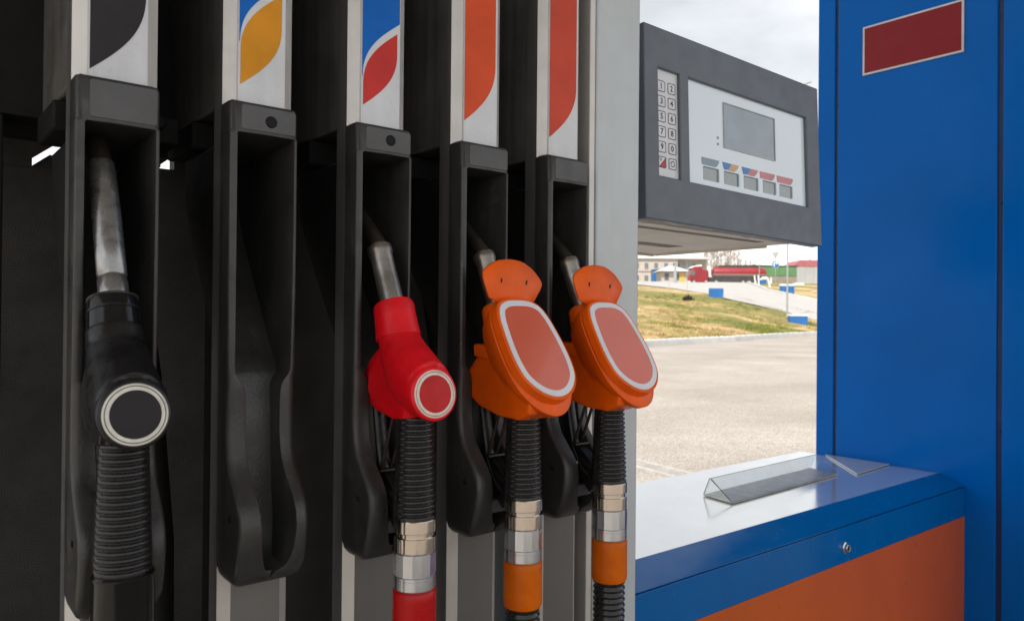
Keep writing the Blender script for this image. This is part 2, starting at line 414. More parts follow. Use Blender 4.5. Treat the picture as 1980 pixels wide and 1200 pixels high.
def holster(i):
    xl = XL[i]; w = XW[i]; ztop = (.276, .2785, .279, .2795, .283)[i]; k = w/.092; tp = .2365 if i else .222
    # levels: z, front y, outer inset, inner-left, inner-right, back y
    T = ztop
    Lv = [(T, 1.012, .005, .045, .046, 1.012), (T-.003, 1.003, .001, .045, .046, 1.003), (T-.009, 1.0, 0, .045, .046, 1.0),
          (tp, 1.0, 0, .0445, .0465, 1.0), (tp-.001, 1.0, 0, .0115, w/k-.006, 1.001), (tp-.0035, 1.0, 0, .0105, w/k-.0055, 1.03), (tp-.0085, 1.0, 0, .0105, w/k-.0055, 1.22),
          (.16, 1.0, 0, .0105, w/k-.0055, 1.215), (.116, 1.0, 0, .0105, w/k-.0055, 1.19), (.05, 1.0, 0, .0105, w/k-.006, 1.145), (-.069, 1.001, 0, .011, w/k-.007, 1.055), (-.079, 1.002, 0, .0118, w/k-.0078, 1.046), (-.084, 1.002, 0, .0150, w/k-.0110, 1.044), (-.090, 1.002, 0, .0195, w/k-.0160, 1.0425),
          (-.098, 1.002, 0, .0235, w/k-.0195, 1.041), (-.108, 1.002, 0, .0252, w/k-.0208, 1.039), (-.12, 1.003, 0, .026, w/k-.021, 1.036), (-.16, 1.003, 0, .026, w/k-.021, 1.034), (-.185, .999, 0, .0262, w/k-.0205, 1.034), (-.205, .990, 0, .0265, w/k-.02, 1.034),
          (-.225, .973, 0, .027, w/k-.0195, 1.033), (-.24, .960, 0, .0275, w/k-.019, 1.033), (-.255, .952, 0, .028, w/k-.0185, 1.032), (-.275, .950, 0, .029, w/k-.018, 1.031), (-.30, .954, 0, .031, w/k-.019, 1.028),
          (-.315, .958, .0, .034, w/k-.022, 1.022), (-.327, .962, .0, .038, w/k-.027, 1.01), (-.334, .966, .001, .0445, w/k-.040, .976), (-.343, .972, .003, .045, .046, .972), (-.350, .984, .008, .045, .046, .984), (-.352, 1.0, .014, .045, .046, 1.0)]
    rr = []
    for z, yf, ins, il, ir, yb in Lv:
        x0, x1 = xl+ins, xl+w-ins; a, c = xl+il*k, xl+ir*k
        if c < a+.001: c = a+.001
        r = min(.008, (a-x0)*.7, (x1-c)*.7) if (a-x0) > .004 else .003
        r2 = .0025 if yb > yf+.01 else 0.0001
        ring = [(x0, 1.036), (x0, yf+r)]
        for q in range(1, 5): t = R(90*q/4); ring.append((x0+r*(1-math.cos(t)), yf+r*(1-math.sin(t))))
        ring += [(a-r2, yf), (a-r2*.3, yf+r2*.3), (a, yf+r2), (a, max(yb, yf+r2)), (c, max(yb, yf+r2)), (c, yf+r2), (c+r2*.3, yf+r2*.3), (c+r2, yf)]
        for q in range(4, 0, -1): t = R(90*q/4); ring.append((x1-r*(1-math.cos(t)), yf+r*(1-math.sin(t))))
        ring += [(x1, yf+r), (x1, 1.036)]
        rr.append([Vector((x, y, z)) for x, y in ring])
    b = MB(); b.rings(rr, cap=False, closed=False)
    bmesh.ops.remove_doubles(b.bm, verts=b.bm.verts, dist=.00005)
    b.face([b.v(p) for p in [(xl+.006, 1.012, T), (xl+w-.006, 1.012, T), (xl+w-.006, 1.05, T), (xl+.006, 1.05, T)]])
    h = obj('holster', b, 'holster', disp, smooth=38)
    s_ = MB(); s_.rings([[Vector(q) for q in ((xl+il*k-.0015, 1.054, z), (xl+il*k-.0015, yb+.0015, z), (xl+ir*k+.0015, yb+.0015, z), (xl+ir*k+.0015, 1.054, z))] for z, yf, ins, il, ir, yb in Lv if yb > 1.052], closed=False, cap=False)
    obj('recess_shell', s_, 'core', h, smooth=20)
    p = MB(); P = rrect(xl+.0145, xl+w-.004, .2395 if i else .2255, T-.0065, .003)
    p.prism([(x, 1.0005, z) for x, z in P], (0, -.0014, 0)); obj('label_plate', p, 'plate', h, smooth=20, bevel=.0006, bseg=1)
    if i in (1, 2):
        p = MB(); p.disc_stack((xl+.054*k, .9991, .2535+.003*(i-1)), [(-.001, .0078), (.0008, .0078), (.0011, .0070), (.0005, .0064), (.0004, .003)], (0, -1, 0)); obj('button', p, 'hole', h, smooth=30)
    p = MB(); p.disc_stack((xl+.046*k, 1.026, -.302), [(0, .0065), (.003, .0065), (.0035, .0058), (.002, .003), (.0005, .0028)], (0, -1, .0), 20); obj('screw', p, 'steel_dark', h, smooth=30)
    p = MB(); p.disc_stack((xl-.0005, .985, -.262), [(-.003, .0042), (.0005, .004), (.0004, .0028), (-.002, .0024)], (-1, 0, 0), 16); obj('screw', p, 'hole', h, smooth=30)
    p = MB(); p.box(xl+.030*k, xl+.066*k, .958, 1.03, -.312, -.292); i != 1 and obj('latch', p, 'plate', h, smooth=20, bevel=.004)
    return h
for i in range(5):
    column(i); holster(i)
    xl, xr = XL[i]+.008, XL[i]+XW[i]+.002
    b = MB(); b.box(xl, xr, 1.0665, 1.5, .281, 1.6); obj('hood', b, 'hood', disp, smooth=20, bevel=.004)
    # hose drop behind each holster
    b = MB(); x = XL[i]+.135
    b.tube([(x-.02, 1.30, .5), (x-.02, 1.30, .25), (x-.012, 1.29, .1), (x+.012, 1.27, -.1), (x+.03, 1.26, -.35), (x+.035, 1.26, -.9), (x+.035, 1.26, -1.1)], .02, 14)
    obj('supply_hose', b, 'core', disp, smooth=60)
b = MB(); b.box(-.35, 1.02, 1.30, 1.5, .2795, 1.6); obj('upper_body', b, 'core', disp, smooth=0)
b = MB(); b.box(.213, 1.02, 1.5, 1.53, -H+.13, .2625); b.box(.411, 1.02, 1.5, 1.53, .263, .30)
b.prism([(-.35, 1.5, -H+.13), (.2129, 1.5, -H+.13), (.2129, 1.5, .264), (.185, 1.5, .2405), (-.35, 1.5, .2405)], (0, .03, 0))
b.prism([(-.35, 1.485, .30), (-.35, 1.485, .238), (.1845, 1.485, .238), (.1845, 1.485, .252), (.215, 1.485, .277), (.215, 1.485, .30)], (0, .012, 0))
b.prism([(.33, 1.485, .30), (.33, 1.485, .262), (.3835, 1.485, .262), (.3835, 1.485, .267), (.396, 1.485, .2775), (.396, 1.485, .30)], (0, .012, 0))
obj('back_panel', b, 'rough_black', disp, smooth=0)
b = MB()
for x in (.072, .425): b.box(x, x+.055, 1.30, 1.36, -H+.13, .279)
obj('frame_post', b, 'core', disp, smooth=0, bevel=.003)
b = MB()
for i in range(5):
    xl = XL[i]; b.box(xl+.0, xl+.16, 1.16, 1.29, .238, .2775); b.tube([(xl+.125, 1.13, .262), (xl+.125, 1.16, .262)], .010, 12)
obj('bracket', b, 'core', disp, smooth=30, bevel=.004)
# end pillar
b = MB(); b.box(1.022, 1.0365, 1.031, 1.2, -H+.13, 1.6); obj('pillar_trim', b, 'alu', disp, smooth=0, bevel=.002)
b = MB(); b.box(1.038, 1.158, 1.028, 1.7, -H+.13, 1.6); pl = obj('end_pillar', b, 'pillar', disp, smooth=20, bevel=.004)
p = MB(); P = rrect(1.044, 1.115, -.60, -.505, .004); p.prism([(x, 1.0275, z) for x, z in P], (0, -.0008, 0))
p.mi = 1
def frame(mb, P, Q, f):                    # strip between two outlines
    A = [mb.v(f(*q)) for q in P]; B_ = [mb.v(f(*q)) for q in Q]; n = len(A)
    for k in range(n): mb.face([A[k], A[(k+1) % n], B_[(k+1) % n], B_[k]])
frame(p, rrect(1.046, 1.113, -.598, -.507, .004), rrect(1.0475, 1.1115, -.5965, -.5085, .003), lambda x, z: (x, 1.0265, z))
add_text(p, '15', .026, (1.076, 1.0266, -.549), (1, 0, 0), (0, 0, 1), (0, -1, 0))
for k in range(3): p.box(1.053, 1.105-.01*k, 1.0262, 1.0266, -.577-.005*k, -.575-.005*k)
obj('number_sticker', p, ['plate_white', 'ink'], pl, smooth=0)
p = MB(); P = rrect(1.052, 1.115, -.485, -.385, .002); p.prism([(x, 1.0275, z) for x, z in P], (0, -.0006, 0)); p.mi = 1
p.box(1.056, 1.112, 1.0263, 1.0268, -.484, -.472)
obj('notice_sticker', p, ['plate_white', 'tab_blue'], pl, smooth=0)

# display head: local axes read off the photograph
DC = Vector((1.608, 1.1, .416)); da, db, dg_ = .026, -.027, .054
EX = Vector((math.cos(da)*math.cos(db), -math.sin(da)*math.cos(db), math.sin(db)))
EZ = Vector((0, math.sin(dg_), math.cos(dg_))); EZ = (EZ-EX*EZ.dot(EX)).normalized(); EN = EX.cross(EZ)   # EN points out of the face
D = lambda a, c, n=0.: DC+EX*a+EZ*c+EN*n
DEP = Vector((EN.x, EN.y, 0)); EXL = Vector((EX.x, EX.y, -.012)); EZL = Vector((0, 0, 1))
def hbox(mb, a0, a1, c0, c1, n0, n1):      # the level box behind the tilted face
    mb.obox(DC+EXL*a0+EZL*c0+DEP*n0, EXL*(a1-a0), EZL*(c1-c0), DEP*(n1-n0))
def dbox(mb, a0, a1, c0, c1, n0, n1):
    mb.obox(D(a0, c0, n0), EX*(a1-a0), EZ*(c1-c0), EN*(n1-n0))
b = MB()
SX0, SX1, SZ0, SZ1 = -.195, .286, -.116, .125; KX0, KX1, KZ0, KZ1 = -.298, -.226, -.116, .122
xs = [-.343, KX0, KX1, SX0, SX1, .345]; zs = [-.215, SZ0, SZ1, .216]
for i in range(5):
    for j in range(3):
        if j == 1 and i in (1, 3): continue
        dbox(b, xs[i], xs[i+1], zs[j], zs[j+1], -.03, 0)
bmesh.ops.remove_doubles(b.bm, verts=b.bm.verts, dist=.0003)
# drop the inner walls between the bezel strips
kill = [f for f in b.bm.faces if len([g for g in b.bm.faces if g is not f and (g.calc_center_median()-f.calc_center_median()).length < .0004]) > 0]
bmesh.ops.delete(b.bm, geom=kill, context='FACES')
dh = obj('display_head', b, 'disp', disp, smooth=20, bevel=.0025)
b = MB(); b.mi = 0; hbox(b, -.341, .340, -.197, .205, -.62, -.045); obj('housing', b, ['disp_dark'], dh, smooth=0, bevel=.004)
b = MB(); hbox(b, -.341, .343, -.2135, -.198, -.034, -.0305); hbox(b, -.341, .343, -.2135, -.198, -.60, -.585); hbox(b, -.335, .338, -.2075, -.199, -.58, -.04)
hbox(b, -.341, -.336, -.2135, -.199, -.58, -.04); hbox(b, .3385, .343, -.2135, -.199, -.58, -.16)
b.mi = 1
for k in range(44): hbox(b, -.30+.0125*k, -.30+.0125*k+.007, -.2078, -.2072, -.13, -.10)
for k in range(40): hbox(b, -.30+.0125*k, -.30+.0125*k+.007, -.2078, -.2072, -.40, -.34)
hbox(b, .10, .13, -.2078, -.2072, -.07, -.055)
obj('underside', b, ['under', 'slot'], dh, smooth=0)
b = MB(); dbox(b, SX0-.004, SX1+.004, SZ0-.004, SZ1+.004, -.014, -.009); sc = obj('screen', b, 'screen', dh, smooth=0)
nS = -.009
b = MB(); dbox(b, -.057, .148, -.011, .095, nS, nS+.0012); obj('lcd', b, 'lcd', dh, smooth=0)
b = MB(); dbox(b, -.0595, -.057, -.0135, .0975, nS, nS+.003); dbox(b, .148, .1505, -.0135, .0975, nS, nS+.003); dbox(b, -.057, .148, .095, .0975, nS, nS+.003); dbox(b, -.057, .148, -.0135, -.011, nS, nS+.002)
obj('lcd_frame', b, 'win', dh, smooth=0)
b = MB()
for z in (.007, -.008): b.disc_stack(D(-.081, z, nS), [(0, .0035), (.0012, .0035)], EN, 14)
obj('sensor_dot', b, 'tab_grey', dh, smooth=30)
wins = [(-.137, -.083), (-.0595, -.0055), (.018, .0725), (.0965, .148), (.168, .221)]
tabs = [(-.143, -.078), (-.066, -.002), (.010, .076), (.084, .148), (.157, .229)]
cols = [('tab_grey',), ('tab_blue', 'tab_amber'), ('tab_blue', 'tab_red'), ('tab_red',), ('tab_red',)]
for (a0, a1), (t0, t1), cl in zip(wins, tabs, cols):
    b = MB(); dbox(b, a0, a1, -.1005, -.0705, nS, nS+.001); b.mi = 1; dbox(b, a1-.004, a1+.001, -.1005, -.0695, nS+.001, nS+.003); dbox(b, a0, a1-.004, -.0715, -.0695, nS+.001, nS+.003)
    obj('price_window', b, ['win', 'tab_grey'], dh, smooth=0)
    b = MB(); tz0, tz1 = -.0655, -.0485
    def tabface(a, c, sw):
        b.prism([D(x, z, nS) for x, z in ((a, tz1), (c, tz1), (c-sw*.2, tz1-.007), (c-sw*.6, tz0+.003), (c-sw, tz0), (a+sw*.1, tz0))], EN*.0012)
    if len(cl) == 1: tabface(t0, t1, .014)
    else:
        m_ = (t0+t1)/2; b.prism([D(x, z, nS) for x, z in ((t0, tz1), (m_+.003, tz1), (m_-.008, tz0+.005), (m_-.014, tz0), (t0+.006, tz0))], EN*.0012)
        b.mi = 1; b.prism([D(x, z, nS) for x, z in ((m_+.006, tz1), (t1, tz1), (t1-.004, tz1-.007), (t1-.012, tz0+.003), (t1-.018, tz0), (m_-.010, tz0), (m_-.004, tz0+.007))], EN*.0012)
    obj('price_tab', b, list(cl), dh, smooth=0)
b = MB(); dbox(b, KX0-.004, KX1+.004, KZ0-.004, KZ1+.004, -.012, -.008); obj('keypad', b, 'keyfoil', dh, smooth=0)
nK = -.008
for r_ in range(6):
    for c_ in range(2):
        kx = -.2805 if c_ == 0 else -.2465; kz = .088-.0342*r_
        b = MB(); b.mi = 0
        P = rrect(kx-.0125, kx+.0125, kz-.0125, kz+.0125, .0035, 3); b.prism([D(x, z, nK) for x, z in P], EN*.0008)
        b.mi = 1; Q = rrect(kx-.0111, kx+.0111, kz-.0111, kz+.0111, .0028, 3)
        frame(b, P, Q, lambda x, z: D(x, z, nK+.0014))
        d_ = r_*2+c_+1
        if d_ <= 10: add_text(b, str(d_ % 10), .0185, D(kx, kz, nK+.0008), EX, EZ, EN)
        elif d_ == 11:
            b.mi = 2; b.face([b.v(D(x, z, nK+.0012)) for x, z in ((kx-.011, kz-.011), (kx+.011, kz-.011), (kx+.011, kz+.011))])
            b.mi = 1; add_text(b, '%', .009, D(kx-.005, kz+.005, nK+.0008), EX, EZ, EN)
        else:
            for s0 in (20, 200):
                A_ = [(kx+.007*math.cos(R(s0+t)), kz+.007*math.sin(R(s0+t))) for t in range(0, 141, 14)]
                B2 = [(kx+.0052*math.cos(R(s0+t)), kz+.0052*math.sin(R(s0+t))) for t in range(0, 141, 14)]
                for u_ in range(len(A_)-1): b.face([b.v(D(*q, nK+.0012)) for q in (A_[u_], A_[u_+1], B2[u_+1], B2[u_])])
                e = R(s0+140); b.face([b.v(D(kx+rr_*math.cos(e+de), kz+rr_*math.sin(e+de), nK+.0012)) for rr_, de in ((.0088, 0), (.0061, .5), (.0034, 0))])
        obj('key', b, ['keyfoil', 'ink', 'key_red'], dh, smooth=0)

# ------------------------------------------------------------------ nozzles
def remesh(v=.0022, it=6):
    return (('REMESH', dict(mode='VOXEL', voxel_size=v, use_smooth_shade=True)), ('SMOOTH', dict(factor=.5, iterations=it)))
def ellipse_ring(x0, y, z, t, rx, ry, n=28):
    t = Vector((0, t[0], t[1])).normalized(); nn = Vector((1, 0, 0)).cross(t)
    return [Vector((x0, y, z))+Vector((1, 0, 0))*rx*math.cos(2*math.pi*k/n)+nn*ry*math.sin(2*math.pi*k/n) for k in range(n)]
def nozzle(kind, x0, label):
    root = thing('fuel_nozzle', (x0, .93, -.14), label, 'fuel nozzle', 'fuel nozzles hung in their holsters')
    skin = {'black': 'black', 'red': 'red', 'orange': 'orange'}[kind]
    X = lambda y, z: Vector((x0, y, z))
    # spout
    b = MB()
    if kind == 'black':
        path = [(1.066, .1795), (1.0655, .178), (1.058, .165), (1.035, .12), (1.015, .075), (1.0, .041), (.9995, .040), (.9985, .0375), (.998, .0365), (.990, .018), (.983, -.005)]
        b.tube([X(*p) for p in path], [.0130, .0150, .0154, .0157, .0159, .0160, .0150, .0150, .0160, .0162, .0162], 28)
        obj('spout', b, 'steel_grey', root, smooth=50)
        b = MB(); b.tube([X(*p) for p in ((1.15, .25), (1.11, .222), (1.08, .196), (1.062, .172))], [.012, .0122, .0125, .0125], 24); obj('spout_tip', b, 'steel_dark', root, smooth=50)
        b = MB(); b.tube([X(.9952, .0150), X(.9950, .0142), X(.9942, .0124), X(.9938, .0116)], [.0242, .0266, .0270, .0255], 36); obj('ferrule', b, 'steel', root, smooth=50)
    else:
        path = [(1.13, .175), (1.095, .148), (1.065, .124), (1.045, .106), (1.034, .092)]
        b.tube([X(*p) for p in path], [.0115, .0118, .012, .0125, .0125], 24)
        obj('spout_tip', b, 'steel_dark', root, smooth=50)
        b = MB(); path = [(1.0405, .1005), (1.0395, .0985), (1.037, .094), (1.034, .089), (1.0325, .086), (1.015, .05), (.993, .004), (.985, -.015)]
        b.tube([X(*p) for p in path], [.015, .0182, .0188, .0185, .0168, .0168, .0175, .0178], 28)
        obj('spout', b, 'steel', root, smooth=50)
    # cuff
    rc = .0268 if kind == 'black' else .0295
    b = MB(); b.tube([X(.9965, .016), X(.996, .0145), X(.994, .010), X(.990, -.004), X(.984, -.022), X(.980, -.034)], [rc*.66, rc*.93, rc, rc*1.02, rc*1.06, rc*1.10], 36)
    obj('cuff', b, 'gloss' if kind == 'black' else skin, root, smooth=50)
    if kind == 'black':
        b = MB()
        for zz in (-.001, -.007): b.tube([X(.9905, zz+.0012), X(.9895, zz-.0012)], [rc*1.03, rc*1.03], 36)
        obj('cuff_ridge', b, 'black', root, smooth=50)
    # body
    b = MB()
    C = [(.985, -.020, .0292, .0290), (.976, -.040, .030, .031), (.962, -.060, .033, .037), (.944, -.079, .0355, .043), (.924, -.093, .037, .043), (.905, -.101, .0372, .040)]
    rr = []
    for i_, c in enumerate(C):
        a, q = C[max(i_-1, 0)], C[min(i_+1, len(C)-1)]
        rr.append(ellipse_ring(x0, c[0], c[1], (q[0]-a[0], q[1]-a[1]), c[2], c[3]))
    if kind != 'orange': rr.append(ellipse_ring(x0, .893, -.1055, (-1, .10), .0372, .0376)); rr += [] if kind == 'orange' else [ellipse_ring(x0, .8865, -.1060, (-1, .12), .0366, .0370)]; rr += [] if kind == 'orange' else [ellipse_ring(x0, .8845, -.1060, (-1, .12), .0345, .0350)]
    b.rings(rr if kind != 'orange' else rr[:-1])
    for hw, P in ((.019, [(1.0, -.045), (1.030, -.066), (1.052, -.090), (1.056, -.108), (1.036, -.128), (1.012, -.139), (.965, -.147), (.925, -.146), (.905, -.135), (.915, -.09), (.95, -.05)]),
                  (.027, [(.99, -.055), (1.02, -.082), (1.022, -.112), (1.0, -.130), (.96, -.143), (.922, -.142), (.91, -.12), (.93, -.08), (.96, -.05)])):
        b.prism([(x0-hw, y, z) for y, z in P], (2*hw, 0, 0))
    obj('body', b, skin, root, smooth=60, mods=remesh())
    # badge
    if kind != 'orange':
        ax = Vector((0, -1, .12)).normalized(); c = X(.8852, -.106)
        b = MB(); b.disc_stack(c, [(-.002, .0322), (.0006, .0322), (.0014, .0316), (.0016, .0302), (.0006, .0297), (.0006, .0291), (.0016, .0286), (.0016, .0250)], ax, 56)
        bd = obj('badge', b, 'ring', root, smooth=40)
        b = MB(); b.disc_stack(c, [(-.001, .0251), (.0020, .0251), (.0022, .0246)], ax, 56); obj('badge_face', b, 'badge_black' if kind == 'black' else 'badge_red', bd, smooth=30)
    else:
        O = [(.0195, 0), (.0193, .013), (.0178, .0235), (.0135, .034), (.008, .040), (-.004, .0452), (-.014, .0475), (-.035, .0507), (-.055, .0520), (-.070, .0517), (-.088, .0485), (-.098, .0425), (-.107, .0335), (-.114, .0225), (-.118, .010), (-.119, 0)]
        tl = .557; zc = -.055; bvec = Vector((0, tl, 1)); nout = Vector((0, -1, tl)).normalized()
        # smooth outline
        pts = [Vector((w_, z)) for z, w_ in O]+[Vector((-w_, z)) for z, w_ in O[-2:0:-1]]
        for _ in range(2):
            n = len(pts); q = []
            for i_ in range(n):
                a, c = pts[i_], pts[(i_+1) % n]; q += [a*.75+c*.25, a*.25+c*.75]
            pts = q
        def off(d_):
            n = len(pts); out = []
            for i_ in range(n):
                t = (pts[(i_+1) % n]-pts[i_-1]).normalized(); out.append(pts[i_]+Vector((t.y, -t.x))*(-d_) if False else pts[i_]-Vector((-t.y, t.x))*(-d_ if SGN else d_))
            return out
        ar = sum(pts[i_].x*pts[(i_+1) % len(pts)].y-pts[(i_+1) % len(pts)].x*pts[i_].y for i_ in range(len(pts))); SGN = ar < 0
        def G(p, d_): return Vector((x0+p.x-(p.y-zc)*.13+.002, .882+tl*(p.y-zc), p.y))+nout*d_
        def shr(ring, k, dz=0): 
            return [Vector((p.x*k, (p.y-zc)*k+zc+dz)) for p in ring]
        drop = lambda ring: [Vector((p.x, p.y-.014*max(0, (-.065-p.y)/.055))) for p in ring]
        g = MB()
        g.rings([[G(p, 0.002) for p in off(.0025)], [G(p, .0028) for p in off(.0042)], [G(p, .001) for p in off(.0062)], [G(p, -.012) for p in off(.0072)], [G(p, -.0135) for p in off(.0058)], [G(p, -.0165) for p in drop(off(.0055))],
                 [G(p, -.018) for p in drop(off(.0066))], [G(p, -.028) for p in drop(off(.005))], [G(p, -.042) for p in drop(shr(off(.002), .93, .006))], [G(p, -.06) for p in shr(off(0), .80, .014)], [G(p, -.075) for p in shr(off(0), .60, .022)]])
        gd = obj('splash_guard', g, 'orange', root, smooth=40)
        # rear shell of the guard, hugging the body
        g = MB()
        for hw, P in ((.0305, [(1.004, -.058), (1.022, -.072), (1.040, -.090), (1.050, -.108), (1.041, -.127), (1.010, -.145), (.960, -.156), (.912, -.158), (.885, -.146), (.88, -.12), (.91, -.08), (.95, -.055)]),
                      (.0325, [(.985, -.030), (.998, -.040), (.996, -.060), (.965, -.085), (.925, -.085), (.935, -.03)])):
            g.prism([(x0-hw, y, z) for y, z in P], (2*hw, 0, 0))
        obj('guard_shell', g, 'orange', gd, smooth=60, mods=remesh(.0022, 16))
        g = MB(); g.prism([(x0-.0335, y, z) for y, z in ((1.014, -.046), (1.020, -.048), (1.018, -.066), (.985, -.070), (.960, -.062), (.965, -.050))], (.067, 0, 0)); obj('guard_strap', g, 'orange', gd, smooth=30, bevel=.002)
        g = MB(); F = [(-.055, .018), (-.066, .064), (-.055, .076), (-.035, .0855), (-.010, .0885), (.015, .0855), (.038, .073), (.0545, .055), (.0545, .047), (.027, .016)]
        n = len(F); F2 = []
        for i_ in range(n):
            a, c = Vector(F[i_]), Vector(F[(i_+1) % n]); F2 += [a*.8+c*.2, a*.2+c*.8]
        N_ = 3
        rows_ = []
        def fl(p, t):
            p = p+Vector((.008, 0))
            y = .935+.25*(p.x-.0)**2*4+(p.y-.02)*.16
            return Vector((x0+p.x, y+t, p.y))
        g.rings([[fl(Vector((p.x*.3-.002, .045+(p.y-.045)*.3)), -.0005) for p in F2], [fl(p*.96+Vector((0, .002)), -.0003) for p in F2], [fl(p, .0012) for p in F2], [fl(p, .0042) for p in F2], [fl(Vector((p.x*.3, .045+(p.y-.045)*.3)), .0055) for p in F2]])
        fo = obj('splash_flap', g, 'orange', root, smooth=50)
        for xx, zz, an in ((-.034, .050, .3), (.016, .048, .5)):
            g = MB(); g.obox(fl(Vector((xx, zz)), -.0015), (.0014, 0, .0005), (0, .002, 0), (math.sin(an)*.004, .0005, .007)); obj('flap_slit', g, 'badge_black', fo, smooth=0)
        g = MB(); g.rings([[G(p, .0015) for p in off(.0022)], [G(p, .0034) for p in off(.0016)], [G(p, .0036) for p in off(-.0065)], [G(p, .0026) for p in off(-.0068)]], cap=False)
        bd = obj('badge', g, 'badge_white', root, smooth=40)
        g = MB(); g.rings([[G(p, .001) for p in off(-.0062)], [G(p, .0031) for p in off(-.0062)]]); obj('badge_face', g, 'badge_orange', bd, smooth=20)
    # grip with ribs on its front
    b = MB(); rr = []; z0, z1 = -.128, -.284; N = 21*9; n = 56
    for k in range(N+1):
        s = k/N; z = z0+(z1-z0)*s; base = .0245+.0048*min(1, s*1.15)
        ph = (s*21) % 1.; rib = -.0030*max(0, math.sin(ph*math.pi))**5 if 0 < k < N-2 and .05 < s < .955 else 0
        ring = []
        for q in range(n):
            a = 2*math.pi*q/n; dx, dy = math.sin(a), -math.cos(a)
            wr = min(1, max(0, (78-abs((math.degrees(a)+180) % 360-180))/6))
            ring.append(Vector((x0+dx*(base+rib*wr), .933+dy*(base+rib*wr), z)))
        rr.append(ring)
    b.rings(rr); obj('grip', b, 'rubber', root, smooth=65)
    # trigger, lever and guard behind the grip
    b = MB()
    for xo in (-.009, .009): b.tube([(x0+xo, .974, -.136), (x0+xo, .988, -.17), (x0+xo, 1.002, -.205), (x0+xo*.9, 1.012, -.228)], .0028, 10)
    b.obox((x0-.018, .996, -.226), (.032, 0, 0), (0, .022, -.004), (0, 0, .003)); b.obox((x0-.012, .962, -.258), (.024, 0, 0), (0, .028, .012), (0, .003, -.006))
    obj('trigger', b, 'steel_dark', root, smooth=40)
    b = MB(); b.tube([X(1.035, -.125), X(1.030, -.16), X(1.022, -.20), X(1.012, -.235), X(.995, -.262), X(.970, -.282), X(.945, -.288)], [.006]*7, 14, rx=[.012, .011, .011, .012, .013, .013, .012])
    b.obox((x0-.010, .955, -.292), (.020, 0, 0), (0, .052, .045), (0, .016, -.012))
    b.prism([(x0-.0095, y, z) for y, z in ((1.032, -.226), (1.022, -.216), (.985, -.238), (.955, -.262), (.955, -.288), (.985, -.284), (1.015, -.270), (1.034, -.246))], (.019, 0, 0))
    tg = obj('trigger_guard', b, 'black', root, smooth=40, bevel=.0015)
    b = MB()
    for y, z in ((1.014, -.248), (1.002, -.258)): b.disc_stack((x0-.0105, y, z), [(-.002, .0055), (.002, .0055), (.003, .0045), (.0022, .002)], (-1, 0, 0), 16)
    obj('bolt', b, 'zinc', tg, smooth=30)
    # swivel and sleeve
    c = .931; base = -.284
    def lath(nm, P, m, seg=44, smooth=40, par=root):
        if kind != 'black' and par is not tg: P = [((z if z > -.283 else -.2795+(z+.2835)*.932), r_) for z, r_ in P]
        q = MB(); q.tube([X(c, z) for z, _ in P], [r_ for _, r_ in P], seg); return obj(nm, q, m, par, smooth=smooth)
    if kind == 'black':
        lath('swivel', [(-.279, .0300), (-.281, .0318), (-.2835, .0318), (-.285, .0312), (-.40, .0318), (-.5, .0320), (-.505, .03)], 'gloss')
        lath('hose', [(-.49, .019), (-.9, .019), (-1.1, .019)], 'rubber')
    else:
        sw = lath('swivel', [(-.2835, .0270), (-.2836, .0288), (-.2845, .0292), (-.3015, .0292), (-.3022, .0288), (-.3024, .0266), (-.3086, .0266), (-.3088, .0288), (-.3095, .0292), (-.330, .0292), (-.3310, .0286), (-.3312, .0275)], 'chrome', 56, 25)
        lath('swivel_nut', [(-.3312, .0280), (-.3325, .0294), (-.3645, .0294), (-.366, .028)], 'zinc', 14, 10, sw)
        lath('swivel_ring', [(-.3655, .0280), (-.3657, .0294), (-.3685, .0294), (-.3687, .0286), (-.3700, .0286), (-.3702, .0293), (-.3840, .0293), (-.3855, .0286), (-.389, .0265)], 'zinc', 56, 25, sw)
        e = -.462
        lath('hose_sleeve', [(-.3862, .0270), (-.3872, .0292), (-.3885, .0300), (-.40, .0298), (e+.012, .0302), (e+.005, .0297), (e+.001, .0282), (e, .026)], 'red_sleeve' if kind == 'red' else 'amber')
        P = []
        for k in range(90):
            z = e-.0005-.0105*k/2.; P.append((z, .0235 if k % 2 else .0268)); P.append((z-.0022, .0235 if k % 2 else .0268))
        lath('hose', P, 'rubber', 32, 50)
    for o in root.children_recursive:          # the whole nozzle hangs a little in front of the holster
        far = kind == 'orange' and o.name.split('.')[0] in ('splash_guard', 'splash_flap', 'flap_slit', 'badge', 'badge_face')
        o.data.transform(Matrix.Translation((0, -.003 if far else -.022, 0)))
    return root
nozzle('black', .2015, 'black fuel nozzle with a silver-ringed black disc and long steel spout in the first holster')
nozzle('red', .570, 'red fuel nozzle with a round red badge in a cream ring and red hose sleeve')
nozzle('orange', .765, 'orange fuel nozzle with an oval badge hanging directly beside the red nozzle')
nozzle('orange', .956, 'orange fuel nozzle with an oval badge hanging beside the tall grey end pillar')

# ------------------------------------------------------------------ service cabinet with what lies on it
cab = thing('service_cabinet', (2.2, 1.5, -H+.13), 'low blue and orange service cabinet with a glossy white lid between pump and blue pillar', 'cabinet')
x0, x1 = 1.20, 3.094; yb = 1.82
b = MB(); b.box(x0+.004, x1-.003, 1.158, yb-.004, -H+.13, -.62); obj('carcass', b, 'cab_blue', cab, smooth=0)
b = MB(); b.mi = 1
V = lambda *p: b.v(p)
P = [(1.15, -.614), (1.15, -.612), (1.243, -.5805), (yb-.012, -.5805), (yb, -.586), (yb, -.63)]
A_ = [V(x0, y, z) for y, z in P]; B_ = [V(x1, y, z) for y, z in P]
for k, m_ in enumerate((1, 1, 0, 1, 1)): b.mi = m_; b.face([A_[k], A_[k+1], B_[k+1], B_[k]])
b.mi = 1; b.face(A_); b.face(B_[::-1]); b.face([A_[0], B_[0], B_[5], A_[5]])
